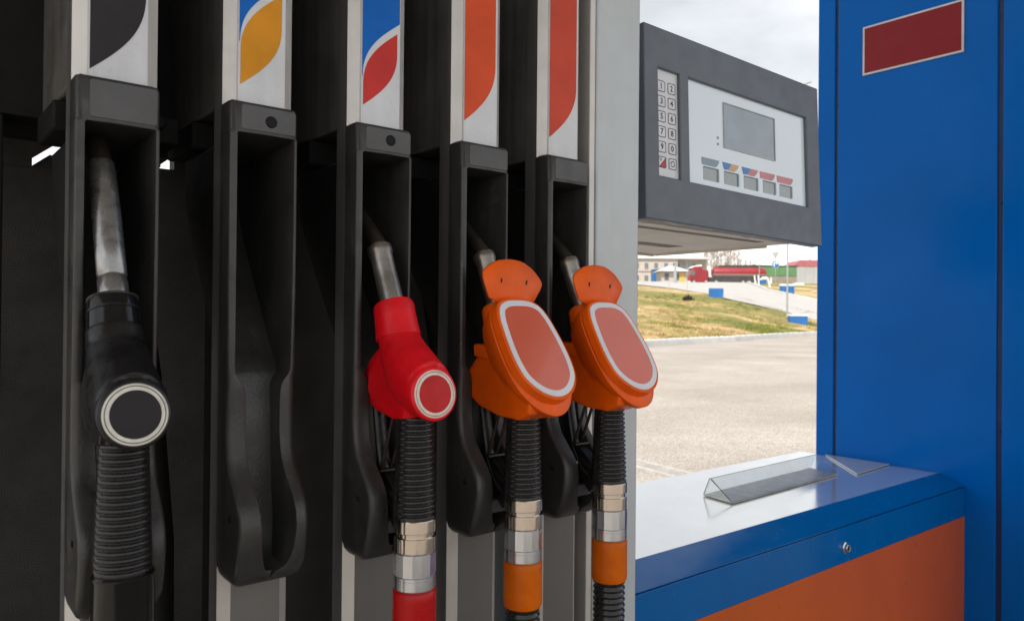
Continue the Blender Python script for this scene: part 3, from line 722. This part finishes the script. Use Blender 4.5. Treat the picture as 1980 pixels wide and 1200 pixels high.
obj('lid', b, ['cab_top', 'cab_blue'], cab, smooth=0, bevel=.0012)
b = MB(); b.box(x0, x1, 1.151, 1.157, -.7235, -.6175); fb = obj('front_band', b, 'cab_blue', cab, smooth=0, bevel=.001)
b = MB(); b.box(x0, x1, 1.151, 1.157, -H+.14, -.7245); obj('front_panel', b, 'cab_orange', cab, smooth=0, bevel=.001)
b = MB(); b.disc_stack((2.215, 1.151, -.679), [(0, .0175), (.004, .0175), (.0055, .0155), (.006, .0125), (.012, .012), (.0135, .0105), (.0128, .006)], (0, -1, 0), 28); lk = obj('lock', b, 'zinc', cab, smooth=30)
b = MB(); b.box(2.2135, 2.2165, 1.1365, 1.139, -.684, -.674); obj('keyhole', b, 'hole', lk, smooth=0)
# clear prism-shaped holder
tz = -.5805
hd = thing('leaflet_holder', (2.4, 1.5, tz), 'clear acrylic triangular holder standing on the white cabinet lid', 'holder')
a0 = Vector((2.046, 1.424, tz+.002)); a1 = Vector((2.735, 1.448, tz+.002)); ex = (a1-a0); dp = Vector((.02, .125, 0))
b = MB(); b.obox(a0, ex, dp, (0, 0, .004)); obj('base', b, 'acrylic_base', hd, smooth=0)
ap = a0+Vector((.005, .085, .062))
b = MB(); b.obox(a0+Vector((0, 0, .0045)), ex, (ap-a0)-Vector((0, 0, .0045)), (0, .0025, -.001)); obj('front_sheet', b, 'acrylic', hd, smooth=0)
b = MB(); q = a0+dp+Vector((0, -.003, .0045)); b.obox(q, ex, ap+Vector((0, .0035, 0))-q, (0, .0025, .001)); obj('back_sheet', b, 'acrylic', hd, smooth=0)
for t in (.002, .996):
    b = MB(); o_ = a0+ex*t+Vector((0, .006, .0046)); b.prism([o_, o_+dp*.90, o_+(ap-a0)*.92], ex.normalized()*.0025); obj('end_sheet', b, 'acrylic', hd, smooth=0)
# flat clear sheet lying by the pillar
b = MB(); Q = [unp(*p, 2, tz+.003) for p in ((1657, 917), (1740, 893), (1690, 880), (1626, 872.5))]
for q in Q: q.z = tz+.0015
Q[1].x = min(Q[1].x, 3.09); Q[2].x = min(Q[2].x, 3.09); Q[3].x = min(Q[3].x, 3.088)
b.prism(Q, (0, 0, .005)); tag(obj('plastic_sheet', b, 'sheet', smooth=0, bevel=.001, bseg=1, origin=Q[0]), 'flat greyish plastic sheet lying on the cabinet lid against the blue pillar', 'sheet')

# ------------------------------------------------------------------ blue canopy pillar
pil = thing('canopy_pillar', (3.45, 1.2, -H), 'tall blue canopy pillar with a blank red plate, beside the service cabinet', 'pillar')
b = MB(); b.box(3.108, 3.85, .55, 1.738, -H, 3.0); obj('core', b, 'blue_seam', pil, smooth=0)
for ya, ybb in ((1.665, 1.742), (1.052, 1.652), (.545, 1.034)):
    b = MB(); b.box(3.10, 3.115, ya, ybb, -H+.01, 2.99); obj('cladding_panel', b, 'blue', pil, smooth=0, bevel=.004)
b = MB()
for y, z in ((1.658, .32), (1.043, .42), (1.658, -.25), (1.043, -.4), (1.658, .9)): b.disc_stack((3.108, y, z), [(0, .005), (.004, .005), (.005, .003)], (-1, 0, 0), 12)
obj('rivet', b, 'blue_seam', pil, smooth=30)
b = MB(); b.box(3.094, 3.0995, 1.163, 1.545, .992, 1.190); b.mi = 1; b.box(3.0925, 3.0945, 1.171, 1.537, 1.0, 1.182); obj('sign_plate', b, ['plate_white', 'plate_red'], pil, smooth=0, bevel=.001, bseg=1)
b = MB(); b.box(-3.8, 3.93, -3.2, 1.85, 3.03, 3.5); obj('unseen_canopy_roof', b, 'soffit', pil, smooth=0)  # unseen roof, edges placed to shade the pump yet admit fill light
b = MB(); b.box(-3.95, 4.13, 1.851, 2.02, 3.0, 3.55); b.box(-3.95, 4.13, -3.37, -3.201, 3.0, 3.55); b.box(3.931, 4.13, -3.2, 1.85, 3.0, 3.55); b.box(-3.95, -3.801, -3.2, 1.85, 3.0, 3.55); obj('added_fascia', b, 'white', pil, smooth=0)  # unseen white rim, added to give the badges a band to reflect

# ------------------------------------------------------------------ things out on the bank and beyond
HV = Vector((RT.x, RT.y, 0)).normalized(); DV = Vector((-HV.y, HV.x, 0))     # across and along the main view line
def at(px, py): return gnd(px, py)
def mpp(P): return (P.x*FW.x+P.y*FW.y+P.z*FW.z)/FPX
def block(px0, px1, py0, py1, label, cap):
    P = at((px0+px1)/2, py1); s = mpp(P); w = (px1-px0)*s; h = (py1-py0)*s
    t = thing('concrete_block', P, label, 'block', 'blue concrete blocks along the side road')
    o = P-HV*w/2; 
    b = MB(); b.obox(o-Vector((0, 0, .1)), HV*w, DV*w*.45, (0, 0, h*(.80 if cap else 1)+.1)); obj('base', b, 'bg_blue', t, smooth=0, bevel=.02)
    if cap:
        b = MB(); b.obox(o-HV*.03-DV*.03+Vector((0, 0, h*.80)), HV*(w+.06), DV*(w*.45+.06), (0, 0, h*.2)); obj('top_slab', b, 'white', t, smooth=0, bevel=.02)
block(1373, 1399, 557, 575, 'plain blue block at the far edge of the grass bank, mid-slope', False)
block(1528, 1562, 607, 627, 'blue block with a white top beside the foot of the lamp post', True)
block(1511, 1536, 549, 567, 'blue block with a white top on the far verge behind the lamp post', True)
block(1470, 1482, 538, 549, 'small blue block among white posts by the tanker end', True)
def pole(name, px, py, top, r0, label, cat, m='post', group=None):
    P = at(px, py); s = mpp(P); h = (py-top)*s
    t = thing(name, P, label, cat, group); b = MB(); b.tube([P-Vector((0, 0, .2)), P+Vector((0, 0, h*.5)), P+Vector((0, 0, h))], [r0, r0*.85, r0*.7], 14); obj('pole', b, m, t, smooth=50)
    return t, P, h, s
t, P, h, s = pole('street_lamp', 1522, 613, 175, .085, 'tall grey street lamp rising from the grass behind the display', 'street lamp')
b = MB(); T_ = P+Vector((0, 0, h)); b.tube([T_, T_+HV*.6+Vector((0, 0, .25)), T_+HV*1.55+Vector((0, 0, .62))], [.06, .05, .045], 10); obj('arm', b, 'post', t, smooth=50)
b = MB(); q = T_+HV*1.45+Vector((0, 0, .56)); b.obox(q-DV*.12, HV*.62+Vector((0, 0, .22)), DV*.24, (-.02, 0, .10)); obj('lamp_head', b, 'post', t, smooth=0, bevel=.03)
b = MB(); b.obox(P-HV*.15-DV*.15-Vector((0, 0, .2)), HV*.3, DV*.3, (0, 0, .32)); obj('base', b, 'conc', t, smooth=0)
pole('light_pole', 1468, 547, 478, .09, 'thin grey pole standing at the rear end of the red tanker', 'pole', group='thin poles beyond the road')
pole('light_pole', 1565.5, 547, 478, .06, 'thin grey pole in front of the grey wall', 'pole', group='thin poles beyond the road')
pole('light_pole', 1305.5, 547, 512, .32, 'short thick grey post in front of the small white-roofed hut', 'post')
# saplings
for px, py, top, sz in ((1328, 580, 505, 1.), (1293, 562, 535, .5), (1243, 562, 540, .4), (1270, 561, 552, .5)):
    P = at(px, py); s = mpp(P); h = (py-top)*s
    lab = {1328: 'slim young tree with dark weeds at its foot, in front of the red cab', 1293: 'thin bare stake-like sapling in front of the hut windows', 1243: 'thin short sapling at the top of the bank near the pillar', 1270: 'tiny stub of a sapling below the blue shed'}[px]
    t = thing('sapling', P, lab, 'sapling', 'saplings along the top of the grass bank')
    b = MB(); b.tube([P-Vector((0, 0, .1)), P+Vector((.02, 0, h*.5)), P+Vector((0, .03, h))], [.035, .028, .012], 8)
    if sz == 1.:
        for k in range(14):
            a = random.uniform(0, 6.28); zz = random.uniform(.55, .95)*h; l = random.uniform(.2, .5)
            b.tube([P+Vector((0, 0, zz)), P+Vector((math.cos(a)*l, math.sin(a)*l, zz+l*.9))], [.008, .003], 5)
    obj('trunk', b, 'hazy_bark', t, smooth=50)
    if sz == 1.:
        b = MB()
        for k in range(160):
            a = random.uniform(0, 6.28); rr_ = random.uniform(0, .5)**.8; q = P+HV*(rr_*math.cos(a)+.15)+DV*rr_*math.sin(a)*.6; hh = random.uniform(.15, .7)*(1-rr_)
            b.face([b.v(q-HV*.05), b.v(q+HV*.05), b.v(q+Vector((random.uniform(-.1, .1), random.uniform(-.1, .1), hh)))])
        obj('weeds', b, 'leaf_black', t, smooth=0)
# traffic sign post: give way above the blue roundabout arrow
t, P, h, s = pole('traffic_sign', 1499, 551, 487, .05, 'grey sign post with an inverted triangle above a round blue arrow sign', 'traffic sign')
fx = lambda a, z, d=0.: P+HV*a*s+Vector((0, 0, z*s))-DV*(.09+d)
b = MB(); b.prism([fx(-7, 63), fx(7, 63), fx(0, 50)], DV*.03); b.mi = 1; b.prism([fx(-5, 61.8, .005), fx(5, 61.8, .005), fx(0, 52.4, .005)], DV*.01); obj('give_way_plate', b, ['band', 'wall_grey'], t, smooth=0)
b = MB(); b.disc_stack(fx(0, 40), [(0, 7.2*s), (.03, 7.2*s)], -DV, 28); b.mi = 1; b.disc_stack(fx(0, 40, .031), [(0, 6.8*s), (.004, 6.8*s)], -DV, 28)
b.mi = 0
def arc(a0_, a1_, r0_, r1_):
    n = 10
    for k in range(n):
        t0, t1 = R(a0_+(a1_-a0_)*k/n), R(a0_+(a1_-a0_)*(k+1)/n)
        b.face([b.v(fx(r_*math.cos(q), 40+r_*math.sin(q), .040)) for r_, q in ((r0_, t0), (r1_, t0), (r1_, t1), (r0_, t1))])
arc(60, 250, 2.4, 4.4); b.face([b.v(fx(a, z, .040)) for a, z in ((1, 45.5), (5.6, 42.6), (1.2, 39.4))])
obj('arrow_disc', b, ['white', 'bg_blue'], t, smooth=0)
# white posts and bent rail
for px, py0, py1, ln, lab in ((1461, 532, 549, -2.5, 'white leaning post left of the small blue block'), (1467.5, 532, 550, -1.5, 'white post directly left of the small blue block'), (1491, 536, 548, 0, 'short pale post between sign post and bent white rail')):
    P = at(px, py1); s = mpp(P); b = MB(); b.tube([P-Vector((0, 0, .1)), P+HV*ln*s*.5+Vector((0, 0, (py1-py0)*.5*s)), P+HV*ln*s+Vector((0, 0, (py1-py0)*s))], [.14, .14, .12], 10)
    tag(obj('marker_post', b, 'white', smooth=50, origin=P), lab, 'post', 'white posts at the road mouth')
P = at(1489, 556); s = mpp(P); b = MB(); b.tube([P+HV*a*s+Vector((0, 0, z*s)) for a, z in ((-18, 15), (-14, 19), (-8, 19.5), (-4, 16), (-2, 9), (0, -1))], .16, 10)
tag(obj('bent_rail', b, 'white', smooth=50, origin=P), 'white bent rail curving down in front of the tanker rear', 'rail')
# stones on the far verge
for px, py, w in ((1570, 565, 5), (1576, 566, 7), (1583, 573, 4)):
    P = at(px, py); s = mpp(P); b = MB(); bmesh.ops.create_icosphere(b.bm, subdivisions=2, radius=w*s*.5)
    for v in b.bm.verts: v.co = v.co*(1+.25*math.sin(v.co.x*5+v.co.y*7+px)); v.co.z *= .7; v.co += P+Vector((0, 0, w*s*.2))
    tag(obj('stone', b, 'rock', smooth=40, origin=P), {1570: 'pale stone lying left in the pair on the far verge', 1576: 'largest pale stone on the far verge by the grey wall', 1583: 'small pale stone nearest the blue pillar on the verge'}[px], 'stone', 'stones on the far verge')
P = at(1546, 551); s = mpp(P); b = MB(); b.obox(P-HV*9*s, HV*18*s, DV*1.2, (0, 0, 4*s)); tag(obj('concrete_slab', b, 'white', smooth=0, bevel=.05, origin=P), 'low white concrete slab lying at the foot of the grey wall', 'slab')

# two-storey building
def base(px, py, Z):                        # a point at pixel column px, distance Z, foot seen at py
    d = RT*((px-990)/FPX)-UP*((py-600)/FPX)+FW; return d*Z
bl = thing('office_building', base(1290, 546, 190), 'cream two-storey building with a white roof and rows of windows', 'building')
Zb = 190; sb = Zb/FPX
O_ = base(1306, 549, Zb)
def BX(a, z, d): return O_+HV*a*sb+Vector((0, 0, z*sb))+DV*d
def wallblock(a0_, a1_, d0, z1, name='wall', m='wall_cream', dd=14):
    b = MB(); b.obox(BX(a0_, -4, d0), HV*(a1_-a0_)*sb, DV*dd, (0, 0, (z1+4)*sb)); return obj(name, b, m, bl, smooth=0)
wallblock(-140, 4, 0, 49); wallblock(4, 66, 3, 49)
def roof(a0_, a1_, d0, dd, z0, z1, ins):
    b = MB(); e = 2.0
    lo_ = [BX(a0_-e, z0, d0-.6), BX(a1_+e, z0, d0-.6), BX(a1_+e, z0, d0+dd+.6), BX(a0_-e, z0, d0+dd+.6)]
    hi_ = [BX(a0_+ins, z1, d0+dd*.5), BX(a1_-ins, z1, d0+dd*.5)]
    L0 = [b.v(p) for p in lo_]; L1 = [b.v(p+Vector((0, 0, .25))) for p in lo_]; h_ = [b.v(p) for p in hi_]
    b.face(L0[::-1])
    for k in range(4): b.face([L0[k], L0[(k+1) % 4], L1[(k+1) % 4], L1[k]])
    b.face([L1[0], L1[1], h_[1], h_[0]]); b.face([L1[1], L1[2], h_[1]]); b.face([L1[2], L1[3], h_[0], h_[1]]); b.face([L1[3], L1[0], h_[0]])
    obj('roof', b, 'roof_white', bl, smooth=0)
roof(-140, 66, 0, 17, 49, 59, 26)
b = MB(); b.obox(BX(-140, 23.4, -.15), HV*140*sb, DV*.2, (0, 0, 1.2*sb)); obj('string_course', b, 'band', bl, smooth=0)
def window(a, z, w, h, d, m='glass_dark'):
    b = MB(); b.obox(BX(a-w/2, z, d-.12), HV*w*sb, DV*.14, (0, 0, h*sb)); wn = obj('window', b, 'wall_grey', bl, smooth=0)
    for s_ in (-1, 1):
        b = MB(); b.obox(BX(a+s_*w*.24-w*.19, z+h*.08, d-.14), HV*w*.38*sb, DV*.1, (0, 0, h*.84*sb)); obj('pane', b, m, wn, smooth=0)
for a in (-128, -110, -92, -74.5, -56.5, -38, -18.5, -2): window(a, 29, 7.2, 12, 0)
for a in (-128, -110, -92, -74.5, -56.5): window(a, 5, 7.2, 12, 0)
for a in (10, 41, 55): window(a, 29, 6, 12, 3)
window(26, 28, 10, 16, 3, 'tab_grey')
sh = thing('blue_shed', base(1272, 549, 176), 'small blue shed against the cream building', 'shed')
Zs = 176; O_ = base(1272, 546.5, Zs); sb = Zs/FPX
b = MB(); b.obox(BX(-9, -3, 0), HV*18*sb, DV*3, (0, 0, 28*sb)); obj('wall', b, 'bg_blue', sh, smooth=0)
b = MB(); b.prism([BX(-10, 25, -.3), BX(10, 26.5, -.3), BX(10, 28, -.3), BX(-10, 26.2, -.3)], DV*3.6); obj('roof', b, 'wall_grey', sh, smooth=0)
b = MB(); b.obox(BX(-3, -2, -.12), HV*5*sb, DV*.1, (0, 0, 11*sb)); obj('door', b, 'white', sh, smooth=0)
# gate hut with white hipped roof
Zh = 165; O_ = base(1302, 546, Zh); sb = Zh/FPX
hut = thing('gate_hut', O_, 'small cream hut with a white hipped roof and yellow door', 'hut')
b = MB(); b.obox(BX(-23, -3, 0), HV*48*sb, DV*6, (0, 0, 26*sb)); obj('wall', b, 'wall_cream', hut, smooth=0)
b = MB(); lo_ = [BX(-30, 22, -1.), BX(32, 22, -1.), BX(32, 22, 7), BX(-30, 22, 7)]; ap_ = [BX(-6, 33, 3), BX(8, 33, 3)]
L0 = [b.v(p) for p in lo_]; h_ = [b.v(p) for p in ap_]; b.face(L0[::-1]); b.face([L0[0], L0[1], h_[1], h_[0]]); b.face([L0[1], L0[2], h_[1]]); b.face([L0[2], L0[3], h_[0], h_[1]]); b.face([L0[3], L0[0], h_[0]])
obj('roof', b, 'roof_white', hut, smooth=0)
for a, w in ((-13, 8), (8, 5)):
    b = MB(); b.obox(BX(a-w/2, 5, -.1), HV*w*sb, DV*.1, (0, 0, 13*sb)); obj('window', b, 'glass_dark', hut, smooth=0)
b = MB(); b.obox(BX(13, -2, -.12), HV*8*sb, DV*.12, (0, 0, 21*sb)); obj('door', b, 'bg_yellow', hut, smooth=0)
# red tanker truck
Zt = 152; O_ = base(1333, 549, Zt); sb = Zt/FPX
tr = thing('tanker_truck', O_, 'red tanker lorry with a white cab top parked across the road head', 'truck')
b = MB(); prof = [(2, 4), (37, 3), (37, 27), (26, 28), (24, 35), (8, 34), (3, 27), (1, 14)]
b.prism([BX(a, z, 0) for a, z in prof], DV*2.5); cb = obj('cab', b, 'bg_red', tr, smooth=0, bevel=.12)
b = MB(); b.prism([BX(a, z, .1) for a, z in ((0, 30.5), (8, 35), (24, 38), (25, 33), (10, 32))], DV*2.3); obj('air_deflector', b, 'white', cb, smooth=0, bevel=.1)
b = MB(); b.obox(BX(2.5, 17, -.04), HV*8*sb, DV*.05, (0, 0, 9*sb)); obj('window', b, 'glass_dark', cb, smooth=0)
b = MB(); b.obox(BX(-2, 3, .1), HV*16*sb, DV*2.3, (0, 0, 3*sb)); obj('bumper', b, 'white', cb, smooth=0, bevel=.05)
b = MB(); b.tube([BX(37, 30, 1.2), BX(37.5, 30, 1.2), BX(42, 29, 1.2), BX(43, 29, 1.2)], [.5, .62, .62, .4], 20); b.obox(BX(38, 4, .4), HV*4*sb, DV*1.6, (0, 0, 22*sb)); obj('air_tank', b, 'white', tr, smooth=40)
def tankring(a, ry, rz, zc): return [BX(a, zc+rz*math.sin(2*math.pi*k/28), 1.25+ry*math.cos(2*math.pi*k/28)) for k in range(28)]
b = MB(); b.rings([tankring(47, .7, 5, 23), tankring(48.5, 1.15, 9.5, 23), tankring(52, 1.25, 11, 23), tankring(140, 1.25, 11, 23), tankring(147, 1.2, 10.5, 22.5), tankring(150, 1.0, 8, 22)])
for f in b.bm.faces: f.material_index = 1 if f.calc_center_median().z < BX(0, 21, 0).z else 0
obj('tank', b, ['bg_red', 'tank_grey'], tr, smooth=50)
b = MB(); b.obox(BX(38, 4, .3), HV*110*sb, DV*1.9, (0, 0, 10*sb)); b.obox(BX(62, 2, .05), HV*22*sb, DV*.4, (0, 0, 8*sb)); obj('chassis', b, 'bg_dark', tr, smooth=0)
b = MB(); b.obox(BX(58, 34, .9), HV*80*sb, DV*.7, (0, 0, 1.4*sb)); obj('catwalk', b, 'bg_dark', tr, smooth=0)
for a in (9, 32, 52, 104, 116, 128):
    b = MB(); b.disc_stack(BX(a, 4.6, .3), [(-.3, .46), (0, .5), (.3, .46)], -DV, 24); w_ = obj('wheel', b, 'bg_dark', tr, smooth=40)
    b = MB(); b.disc_stack(BX(a, 4.6, -.01), [(0, .28), (.03, .2)], -DV, 16); obj('rim', b, 'wall_grey', w_, smooth=40)
# green shed, grey wall, red-roofed house
Zg = 176; O_ = base(1395, 549, Zg); sb = Zg/FPX
gs = thing('long_shed', O_, 'long low shed with a green upper wall, running behind the tanker', 'shed')
b = MB(); b.obox(BX(-2, -3, 0), HV*149*sb, DV*6, (0, 0, 20*sb)); obj('lower_wall', b, 'wall_brown', gs, smooth=0)
b = MB(); b.obox(BX(-3, 17, -.1), HV*151*sb, DV*6.2, (0, 0, 19*sb)); 
obj('upper_wall', b, 'green', gs, smooth=0)
b = MB(); b.prism([BX(-4, 36, -.3), BX(70, 37.5, -.3), BX(150, 36, -.3), BX(150, 36.8, -.3), BX(-4, 36.8, -.3)][:3]+[BX(150, 36.6, -.3)], DV*6.6); obj('roof', b, 'bg_dark', gs, smooth=0)
Zg = 168; O_ = base(1541, 549, Zg); sb = Zg/FPX
b = MB()
for k in range(12): b.obox(BX(k*8, -3, .04*(k % 2)), HV*7.8*sb, DV*.2, (0, 0, 36*sb))
tag(obj('boundary_wall', b, 'wall_grey', smooth=0, origin=O_), 'plain grey panel wall to the right of the long green shed', 'wall')
Zg = 215; O_ = base(1560, 549, Zg); sb = Zg/FPX
hs = thing('red_roofed_house', O_, 'distant house with a pinkish red gabled roof above the grey wall', 'house')
b = MB(); b.obox(BX(-26, -3, 0), HV*80*sb, DV*8, (0, 0, 36*sb)); obj('wall', b, 'wall_cream', hs, smooth=0)
b = MB(); b.prism([BX(-32, 32, -.5), BX(-14, 46, -.5), BX(60, 46, -.5), BX(70, 32, -.5)], DV*9); rf = obj('roof', b, 'roof_red', hs, smooth=0)
b = MB(); b.prism([BX(-6, 33, -1.5), BX(4, 47, -1.5), BX(14, 33, -1.5)], DV*4); obj('dormer', b, 'roof_red', rf, smooth=0)
# bare trees behind
def tree_mesh(seed):
    rnd = random.Random(seed); tk = MB(); cw = MB()
    tk.tube([(0, 0, -.5), (.05, 0, 1.5), (0, .08, 3), (.1, 0, 5.2)], [.16, .13, .09, .03], 8)
    for k in range(26):
        z = rnd.uniform(1.0, 4.9); a = rnd.uniform(0, 6.28); l = rnd.uniform(.7, 1.6)*(1.15-z/7); d = Vector((math.cos(a), math.sin(a), rnd.uniform(.7, 1.6))).normalized()
        p = Vector((.04, .03, z)); q = p+d*l; cw.tube([p, q], [.035, .012], 5)
        for m_ in range(12):
            s_ = p+d*l*rnd.uniform(.3, 1); a2 = rnd.uniform(0, 6.28); e_ = Vector((math.cos(a2), math.sin(a2), rnd.uniform(.3, 1.4))).normalized()*rnd.uniform(.25, .7)
            cw.tube([s_, s_+e_], [.016, .006], 4)
    return tk, cw
protos = []
for sd in (1, 2, 3):
    t = thing('bare_tree', (0, 0, -H), 'leafless tree in the pale row behind the tanker', 'tree', 'bare trees behind the tanker')
    tk, cw = tree_mesh(sd)
    for nm, mb_ in (('trunk', tk), ('crown', cw)):
        bmesh.ops.translate(mb_.bm, verts=mb_.bm.verts, vec=(0, 0, -H)); obj(nm, mb_, 'hazy_bark', t, smooth=50)
    protos.append(t)
spots = [(1362, 1.15), (1368, 1.3), (1374, 1.35), (1380, 1.25), (1386, 1.4), (1393, 1.2), (1401, 1.45), (1407, 1.35), (1413, 1.4), (1419, 1.2), (1426, 1.25), (1433, .95), (1441, .9), (1450, .85), (1458, .8)]
for i, (px, k) in enumerate(spots):
    src = protos[i % 3]
    if i < 3: t = src
    else:
        t = src.copy(); COL.objects.link(t)
        for ch in src.children:
            c = ch.copy(); COL.objects.link(c); c.parent = t
    P = base(px, 549, 205+(i*7) % 15); t.location = P+Vector((0, 0, H)); t.rotation_euler = (0, 0, i*1.7); t.scale = (k*1.2, k*1.2, k*1.42)
